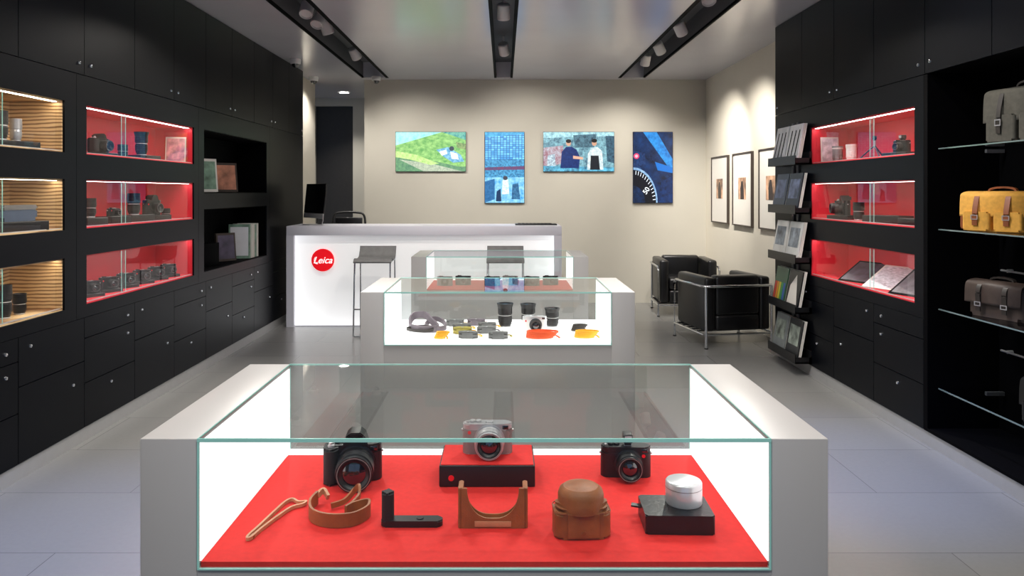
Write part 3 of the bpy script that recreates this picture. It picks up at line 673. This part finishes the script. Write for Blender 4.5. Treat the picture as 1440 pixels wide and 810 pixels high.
# ---------------------------------------------------------------- magazine rack
R=root('magazine_rack')
yA,yB_=5.86,6.46; xf=XR
for t in range(5):
    z=.10+.392*t
    boxes(R,'holder',[(xf-.13,xf-.0005,yA,yB_,z,z+.012),(xf-.132,xf-.126,yA,yB_,z,z+.07),(xf-.13,xf-.0005,yA,yA+.006,z,z+.05),(xf-.13,xf-.0005,yB_-.006,yB_,z,z+.05),(xf-.02,xf-.0005,yA,yB_,z,z+.10)],M_blk)
    for k in range(2):
        y0=yA+.02+.29*k; y1=y0+.26
        cols=[[(236,238,242),(228,231,236)],[(36,40,50),(76,82,96)],[(210,212,210),(232,232,228)],[(20,20,24),(50,90,66)],[(44,46,48),(130,136,136)]][4-t]
        cv=mat('magazine_cover',c(*cols[k]),.35,noise=.15,nscale=8)
        for j in range(3):
            dx=.012*j; x=xf-.112+dx
            bm=bmesh.new(); lean=.055
            vs=[]
            for (yy,zz,xx) in [(y0,z+.014,x),(y1,z+.014,x),(y1,z+.325,x+lean),(y0,z+.325,x+lean)]:
                vs.append((xx,yy,zz))
            a=[bm.verts.new(v) for v in vs]; b=[bm.verts.new((v[0]+.008,v[1],v[2])) for v in vs]
            bm.faces.new(a); bm.faces.new(b[::-1])
            for i in range(4): bm.faces.new([a[i],b[i],b[(i+1)%4],a[(i+1)%4]])
            fin(bm,'magazine',cv if j==0 else M_paper,R)
        def mp_(a,b):
            return (xf-.1135+.055*b,y1-a*(y1-y0),z+.014+b*.311)
        if t==4:
            for s0 in (.12,.42,.70):
                poly(R,'cover_graphic',[mp_(s0,.15),mp_(s0+.07,.15),mp_(s0+.16,.85),mp_(s0+.09,.85)],M_carc)
        if t==1:
            rb=[(200,60,50),(220,140,40),(210,200,60),(70,150,80),(60,100,170)]
            for ii,cc in enumerate(rb if k==1 else []):
                poly(R,'cover_stripe',[mp_(.05+.18*ii,.1),mp_(.2+.18*ii,.1),mp_(.2+.18*ii,.6),mp_(.05+.18*ii,.6)],mat('stripe',c(*cc),.4,noise=.02))
            if k==0: poly(R,'cover_graphic',[mp_(.1,.1),mp_(.9,.1),mp_(.6,.9),mp_(.2,.6)],M_paper)
        if t in(0,2,3):
            poly(R,'cover_photo',[mp_(.12,.35),mp_(.88,.35),mp_(.88,.85),mp_(.12,.85)],mat('cover_photo',{0:c(140,150,140),2:c(130,140,150),3:c(110,120,150)}[t],.4,noise=.7,nscale=14))
boxes(R,'mounting_rail',[(xf-.012,xf-.0005,6.10,6.14,.10,2.02),(xf-.012,xf-.0005,6.2,6.24,.10,2.02)],M_trough)

# ---------------------------------------------------------------- shoulder bags
def bag(loc,rz,w,h,d,m,strap,style):
    R=root('camera_shoulder_bag',loc,rz)
    prism(R,'bag_body',rrect(w,d,d*.3),0,h*.86,m,bev=.015)
    pts=[(d/2-.01,h*.80),(d/2-.015,h*.93),(0,h),(-d/2+.0,h*.95),(-d/2-.016,h*.80),(-d/2-.02,h*.38)]
    pts=[(p.x,p.y) for p in smoothpts([(a,b,0) for a,b in pts],5)]
    bm=bmesh.new(); A=[];B=[]
    for a,b in pts: A.append(bm.verts.new((-w*.49,a,b))); B.append(bm.verts.new((w*.49,a,b)))
    for i in range(len(A)-1): bm.faces.new([A[i],A[i+1],B[i+1],B[i]])
    o=fin(bm,'flap',m,R,smooth=True); md=o.modifiers.new('s','SOLIDIFY'); md.thickness=.007; md.offset=0
    if style!='leather':
        for sx in(-1,1):
            prism(R,'front_pocket',rrect(w*.42,.045,.016,cx=sx*w*.23,cy=-d/2-.012),.006,h*.50,m,bev=.008)
            prism(R,'side_pocket',rrect(.035,d*.7,.014,cx=sx*(w/2+.008)),.01,h*.55,strap if style=='yellow' else m,bev=.008)
    y=-d/2-.027 if style=='leather' else -d/2-.04
    for sx in(-1,1):
        X=sx*w*.23
        sweep(R,'closing_strap',[(X,-d/2+.02,h*.985),(X,-d/2-.012,h*.90),(X,-d/2-.028,h*.72),(X,y,h*.45),(X,y,h*.16)],strap,w=.026,h=.005)
        boxes(R,'buckle',[(X-.018,X+.018,y-.006,y-.003,h*.30,h*.32),(X-.018,X+.018,y-.006,y-.003,h*.40,h*.42),(X-.018,X-.014,y-.006,y-.003,h*.32,h*.40),(X+.014,X+.018,y-.006,y-.003,h*.32,h*.40)],M_silver)
        cyl(R,'strap_ring',(sx*(w/2+.004),0,h*.72),.014,.004,M_silver,axis=(sx,0,0),seg=16)
    sweep(R,'carry_handle',[(-w*.2,0,h*.97),(-w*.17,0,h*1.07),(0,0,h*1.11),(w*.17,0,h*1.07),(w*.2,0,h*.97)],strap,w=.010,h=.022,up=(0,1,0))
    sweep(R,'shoulder_strap',[(w*.5,.01,h*.72),(w*.5,.04,h*.9),(w*.25,d*.5,h*.75),(-w*.2,d*.55,h*.55),(-w*.45,d*.5,h*.8),(-w*.5,.02,h*.72)],strap,w=.006,h=.032)
bag((2.64,3.72,1.7015),math.radians(-78),.42,.28,.14,M_greycanvas,M_dkstrap,'canvas')
bag((2.63,3.93,1.2415),math.radians(-62),.34,.21,.16,M_yellow,M_brnstrap,'yellow')
bag((2.63,3.93,.7875),math.radians(-72),.32,.19,.12,M_brown,M_dkstrap,'leather')
bag((2.64,3.50,.3345),math.radians(-75),.34,.22,.13,M_blkleather,M_blk,'canvas')

# ---------------------------------------------------------------- niche contents
FL=math.radians(75); FR=math.radians(-75)
def zr(k): return ROWS[k][0]+.0085
XI=-2.56
block('display_block',(XI,3.86,zr(2)),.26,.14,.035,rz=FL); lens_model('camera_lens',(XI,3.80,zr(2)+.0355),.15,.034); lens_model('camera_lens',(XI,3.92,zr(2)+.0355),.12,.028,sil=True)
block('display_block',(XI,3.88,zr(1)),.32,.16,.05,rz=FL)
R=root('binocular_case',(XI,3.90,zr(1)+.0505),FL)
prism(R,'case_body',rrect(.24,.09,.03),0,.075,mat('blue_grey_leather',c(70,84,104),.45,noise=.1,bump=.1),bev=.02)
prism(R,'case_lid',rrect(.245,.095,.03),.06,.085,M_greyfelt,bev=.01)
lens_model('camera_lens',(XI,3.82,zr(0)),.17,.04); lens_model('camera_lens',(XI,3.95,zr(0)),.11,.032); block('display_block',(XI,3.55,zr(0)),.18,.12,.05,rz=FL)
def slprint(name,loc,rz,w,h,col1,tilt=-.15):
    R=root(name,loc,rz,tilt)
    box(R,'board',-w/2,w/2,-.003,.003,0,h,M_paper)
    poly(R,'image',[(-w*.44,-.0035,h*.06),(w*.44,-.0035,h*.06),(w*.44,-.0035,h*.94),(-w*.44,-.0035,h*.94)],mat('print_image',c(*col1),.4,noise=.6,nscale=18))
    return R
camera_model('bridge_camera',(XI,4.72,zr(2)+.02),FL,w=.15,h=.09,d=.05,lr=.036,ll=.06,hump=True,grip=True); block('display_block',(XI,4.72,zr(2)),.2,.12,.0195,rz=FL)
slprint('product_print_card',(-2.675,4.66,zr(2)+.002),math.radians(90),.22,.17,(170,200,215),tilt=-.12)
block('display_block',(XI,5.30,zr(2)),.2,.14,.03,rz=FL); lens_model('camera_lens',(XI,5.28,zr(2)+.0305),.165,.042,True)
lens_model('camera_lens',(XI,5.02,zr(2)),.09,.032)
slprint('product_print_card',(-2.55,5.80,zr(2)+.002),.2,.15,.2,(215,150,160))
block('display_block',(XI,4.90,zr(1)),.18,.13,.045,rz=FL); lens_model('camera_lens',(XI,4.62,zr(1)+.0455),.12,.037); block('display_block',(XI,4.62,zr(1)),.16,.13,.045,rz=FL)
camera_model('compact_camera',(XI,4.90,zr(1)+.0455),FL,w=.1,h=.05,d=.04,lr=.018,ll=.03)
lens_model('camera_lens',(XI,5.17,zr(1)+.0455),.15,.042); block('display_block',(XI,5.20,zr(1)),.22,.13,.045,rz=FL)
camera_model('bridge_camera',(XI,5.43,zr(1)+.0355),FL,w=.16,h=.11,d=.05,lr=.036,ll=.05,hump=True); block('display_block',(XI,5.45,zr(1)),.24,.13,.035,rz=FL)
lens_model('camera_lens',(XI,5.66,zr(1)),.08,.032)
for y in (4.62,4.84,5.06,5.28,5.50,5.70):
    camera_model('compact_camera',(XI,y,zr(0)+.0205),math.radians(60),w=.13,h=.075,d=.04,lr=.026,ll=.045)
    block('display_block',(XI,y,zr(0)),.14,.10,.02,rz=math.radians(60))
def book(name,loc,rz,w,h,t,m,cover,tilt=0):
    R=root(name,loc,rz,tilt)
    box(R,'pages',-w/2+.004,w/2-.003,-t/2+.002,t/2-.002,.003,h-.003,M_paper)
    boxes(R,'cover',[(-w/2,w/2,-t/2,-t/2+.0025,0,h),(-w/2,w/2,t/2-.0025,t/2,0,h),(-w/2,-w/2+.003,-t/2,t/2,0,h)],m)
    poly(R,'cover_image',[(-w*.42,-t/2-.0006,h*.08),(w*.42,-t/2-.0006,h*.08),(w*.42,-t/2-.0006,h*.92),(-w*.42,-t/2-.0006,h*.92)],cover)
    return R
cv1=mat('cover_green',c(120,150,130),.4,noise=.6,nscale=12); cv2=mat('cover_portrait',c(190,130,105),.4,noise=.6,nscale=9); cv3=mat('cover_pale',c(235,235,238),.5,noise=.06,nscale=9)
book('photo_book',(-2.56,6.46,1.4495),math.radians(50),.18,.29,.03,M_paper,cv1,-.12)
book('photo_book',(-2.56,6.90,1.4495),math.radians(50),.22,.27,.03,M_frame,cv2,-.12)
block('display_block',(-2.6,6.45,.8085),.24,.16,.2,rz=FL,m=M_carc)
book('photo_book',(-2.57,6.92,.8095),math.radians(55),.2,.26,.03,M_frame,mat('cover_dark',c(80,74,96),.4,noise=.6,nscale=9),-.1)
for i in range(5): book('photo_book',(-2.55,7.22+.055*i,.8085),math.radians(8),.2,.33-.01*(i%2),.035,M_paper if i%3 else cv1,cv3)
XI=2.55
def mug(loc,m):
    R=root('lens_shaped_mug',loc)
    h=.12; r=.04
    p=[(r*.8,0),(r*.84,h*.2)]
    for k in range(5): p+=[(r*.93,h*(.22+.1*k)),(r*.93,h*(.27+.1*k)),(r*.9,h*(.28+.1*k)),(r*.9,h*(.31+.1*k))]
    p+=[(r,h*.85),(r,h),(r*.9,h),(r*.85,h*.3),(.001,h*.28)]
    lathe(R,'cup',(0,0,0),p,m,cap=False); lathe(R,'cup_bottom',(0,0,0),[(r*.8,0),(.001,.0005)],m,cap=False)
    lathe(R,'rim_band',(0,0,0),[(r*1.01,h*.82),(r*1.01,h*.9)],M_paper,cap=False)
mug((XI,5.70,zr(2)),M_titan); mug((XI,5.47,zr(2)),M_white)
slprint('product_print_card',(2.56,5.85,zr(2)+.002),0,.14,.2,(220,200,205),tilt=-.08)
R=root('mini_tripod',(XI,5.13,zr(2)))
for k in range(3):
    a=2*math.pi*k/3+.4
    sweep(R,'leg',[(0,0,.09),(.05*math.cos(a),.05*math.sin(a),.045),(.09*math.cos(a),.09*math.sin(a),.006)],M_blk,r=.005)
cyl(R,'column',(0,0,.085),.008,.04,M_silver); lathe(R,'ball_head',(0,0,.125),[(.006,0),(.014,.008),(.014,.02),(.006,.026)],M_blk); cyl(R,'head_plate',(0,0,.15),.016,.006,M_blk)
block('display_block',(XI,4.78,zr(2)),.2,.13,.025,rz=FR); camera_model('compact_camera',(XI,4.78,zr(2)+.0255),FR,w=.13,h=.075,d=.04,lr=.025,ll=.04,evf=True)
block('display_block',(XI,5.58,zr(1)),.22,.14,.03,rz=FR); camera_model('bridge_camera',(XI,5.58,zr(1)+.0305),math.radians(-100),w=.17,h=.11,d=.05,lr=.04,ll=.08,hump=True,grip=True)
lens_model('camera_lens',(XI,5.36,zr(1)+.0005),.13,.038)
block('display_block',(XI,5.10,zr(1)),.14,.12,.045,rz=FR); block('display_block',(XI,4.87,zr(1)),.20,.12,.05,rz=FR); block('display_block',(XI,4.62,zr(1)),.16,.12,.04,rz=FR)
def laybook(y,m,cover,w,h):
    R=root('photo_book',(2.50,y,zr(0)+.004),FR+.1,math.radians(-58))
    box(R,'pages',-w/2+.004,w/2-.004,.003,.022,.004,h-.004,M_paper)
    boxes(R,'cover',[(-w/2,w/2,0,.003,0,h),(-w/2,w/2,.022,.025,0,h),(-w/2,-w/2+.003,0,.025,0,h)],m)
    poly(R,'cover_image',[(-w*.44,-.0006,h*.06),(w*.44,-.0006,h*.06),(w*.44,-.0006,h*.94),(-w*.44,-.0006,h*.94)],cover)
laybook(5.36,M_carc,mat('cover_bw',c(60,60,74),.35,noise=.8,nscale=16),.26,.25)
laybook(4.98,M_paper,mat('cover_text',c(205,205,212),.35,noise=.45,nscale=30,stretch=(1,1,4)),.28,.26)
laybook(4.64,M_carc,mat('cover_grey',c(100,100,106),.35,noise=.7,nscale=14),.27,.27)

# ---------------------------------------------------------------- ceiling fixtures
def spothead(x,y,tgt,power,ang=75,col=(1,.94,.86)):
    R=root('track_spotlight',(x,y,ZC+.199))
    cyl(R,'stem',(0,0,-.10),.010,.10,M_white,seg=12)
    d=(Vector(tgt)-Vector((x,y,ZC-.02))).normalized()
    p=Vector((0,0,-.12))-d*.05
    lathe(R,'housing',p,[(.045,0),(.056,.01),(.056,.13),(.052,.135),(.050,.13),(.050,.115)],M_white,axis=tuple(d),seg=28)
    cyl(R,'lamp_face',p+d*.108,.049,.004,M_lampface,axis=tuple(d),seg=24)
    spot('spot_lamp',Vector((x,y,ZC+.199))+p+d*.145,tgt,power,ang,.9,.035,col)
PW=205
spothead(-1.65,6.28,(-1.7,4.4,.2),PW*.8,95); spothead(-1.65,6.68,(-2.1,5.0,.6),PW*.4); spothead(-1.65,6.93,(-1.0,7.9,0.5),PW*.55); spothead(-1.65,8.26,(-1.0,9.77,1.0),PW*.75,95)
spothead(1.60,5.85,(1.6,4.2,.3),PW*.8,95); spothead(1.65,7.0,(2.65,8.0,1.4),PW*1.15); spothead(1.65,7.95,(2.65,9.0,1.4),PW*1.15); spothead(1.65,8.65,(1.5,9.77,1.1),PW*.5,100)
spothead(0,6.34,(0,7.6,.6),PW*.5,95); spothead(0,8.0,(.4,9.77,1.0),PW*.75,100)
for x,y,t,k in [(-1.65,3.9,(-1.5,4.2,0),.5),(-1.65,2.2,(-1.3,2.2,0),.22),(1.65,3.9,(2.6,3.75,1.2),.2),(1.65,4.6,(1.5,5.2,0),.6),(1.65,2.2,(1.3,2.4,0),.22),(0,4.1,(0,4.8,.6),.35),(0,1.2,(0,2.0,.6),.3),(-1.65,.6,(-.9,1.6,.4),.25),(1.65,.6,(.9,1.6,.4),.25)]:
    spothead(x,y,t,PW*k,95)
def dome(x,y):
    R=root('dome_security_camera',(x,y,ZC-.0005))
    lathe(R,'housing',(0,0,0),[(.055,0),(.06,-.01),(.055,-.05),(.045,-.055)],M_white,seg=28)
    lathe(R,'bubble',(0,0,-.055),[(.042,0),(.038,-.02),(.022,-.036),(.0005,-.042)],M_lens,seg=24)
dome(-2.30,8.26); dome(-2.42,9.52); dome(-1.62,9.5)
R=root('recessed_downlight',(-2.35,11.0,ZC-.0005)); lathe(R,'bezel',(0,0,0),[(.09,0),(.09,-.008),(.07,-.010)],M_white,cap=False); cyl(R,'lamp_face',(0,0,-.006),.07,.003,M_lampface)
spot('downlight_lamp',(-2.35,11.0,ZC-.03),(-2.35,11.0,0),90,110)
spot('downlight_lamp',(-2.25,9.6,ZC-.03),(-2.5,9.6,0),50,120)

for k,(x,y,pw) in enumerate([(-.8,3.8,44),(.8,3.8,44),(-.8,.4,14),(.8,.4,14)]):  # fill panels added on the unseen part of the ceiling for ambient light
    R=root('added_fill_panel',(x,y,ZC-.0005))
    boxes(R,'bezel',[(-.32,.32,-.32,-.30,-.012,0),(-.32,.32,.30,.32,-.012,0),(-.32,-.30,-.3,.3,-.012,0),(.30,.32,-.3,.3,-.012,0)],M_white)
    area('added_fill_lamp',(x,y,ZC-.014),(x,y,0),.6,.6,pw,(1,.97,.95))
spot('added_blue_floor_light',(-1.65,2.4,2.88),(-1.75,3.1,0),270,44,1,.05,(.06,.25,1))  # bare blue spots added to tint patches of floor, no fixture known
spot('added_blue_floor_light',(1.65,3.2,2.88),(1.85,3.9,0),270,44,1,.05,(.06,.25,1))

w=bpy.data.worlds.new('world'); S.world=w; w.use_nodes=True
bg=w.node_tree.nodes['Background']; bg.inputs[0].default_value=(.35,.5,.8,1); bg.inputs[1].default_value=.8

cd=bpy.data.cameras.new('camera'); cam=bpy.data.objects.new('camera',cd); COL.objects.link(cam)
cam.location=(0,0,1.45); cam.rotation_euler=(math.pi/2,0,0)
cd.sensor_width=36; cd.lens=26.25; cd.shift_x=12/1440; cd.shift_y=-135/1440; cd.clip_start=.02
S.camera=cam
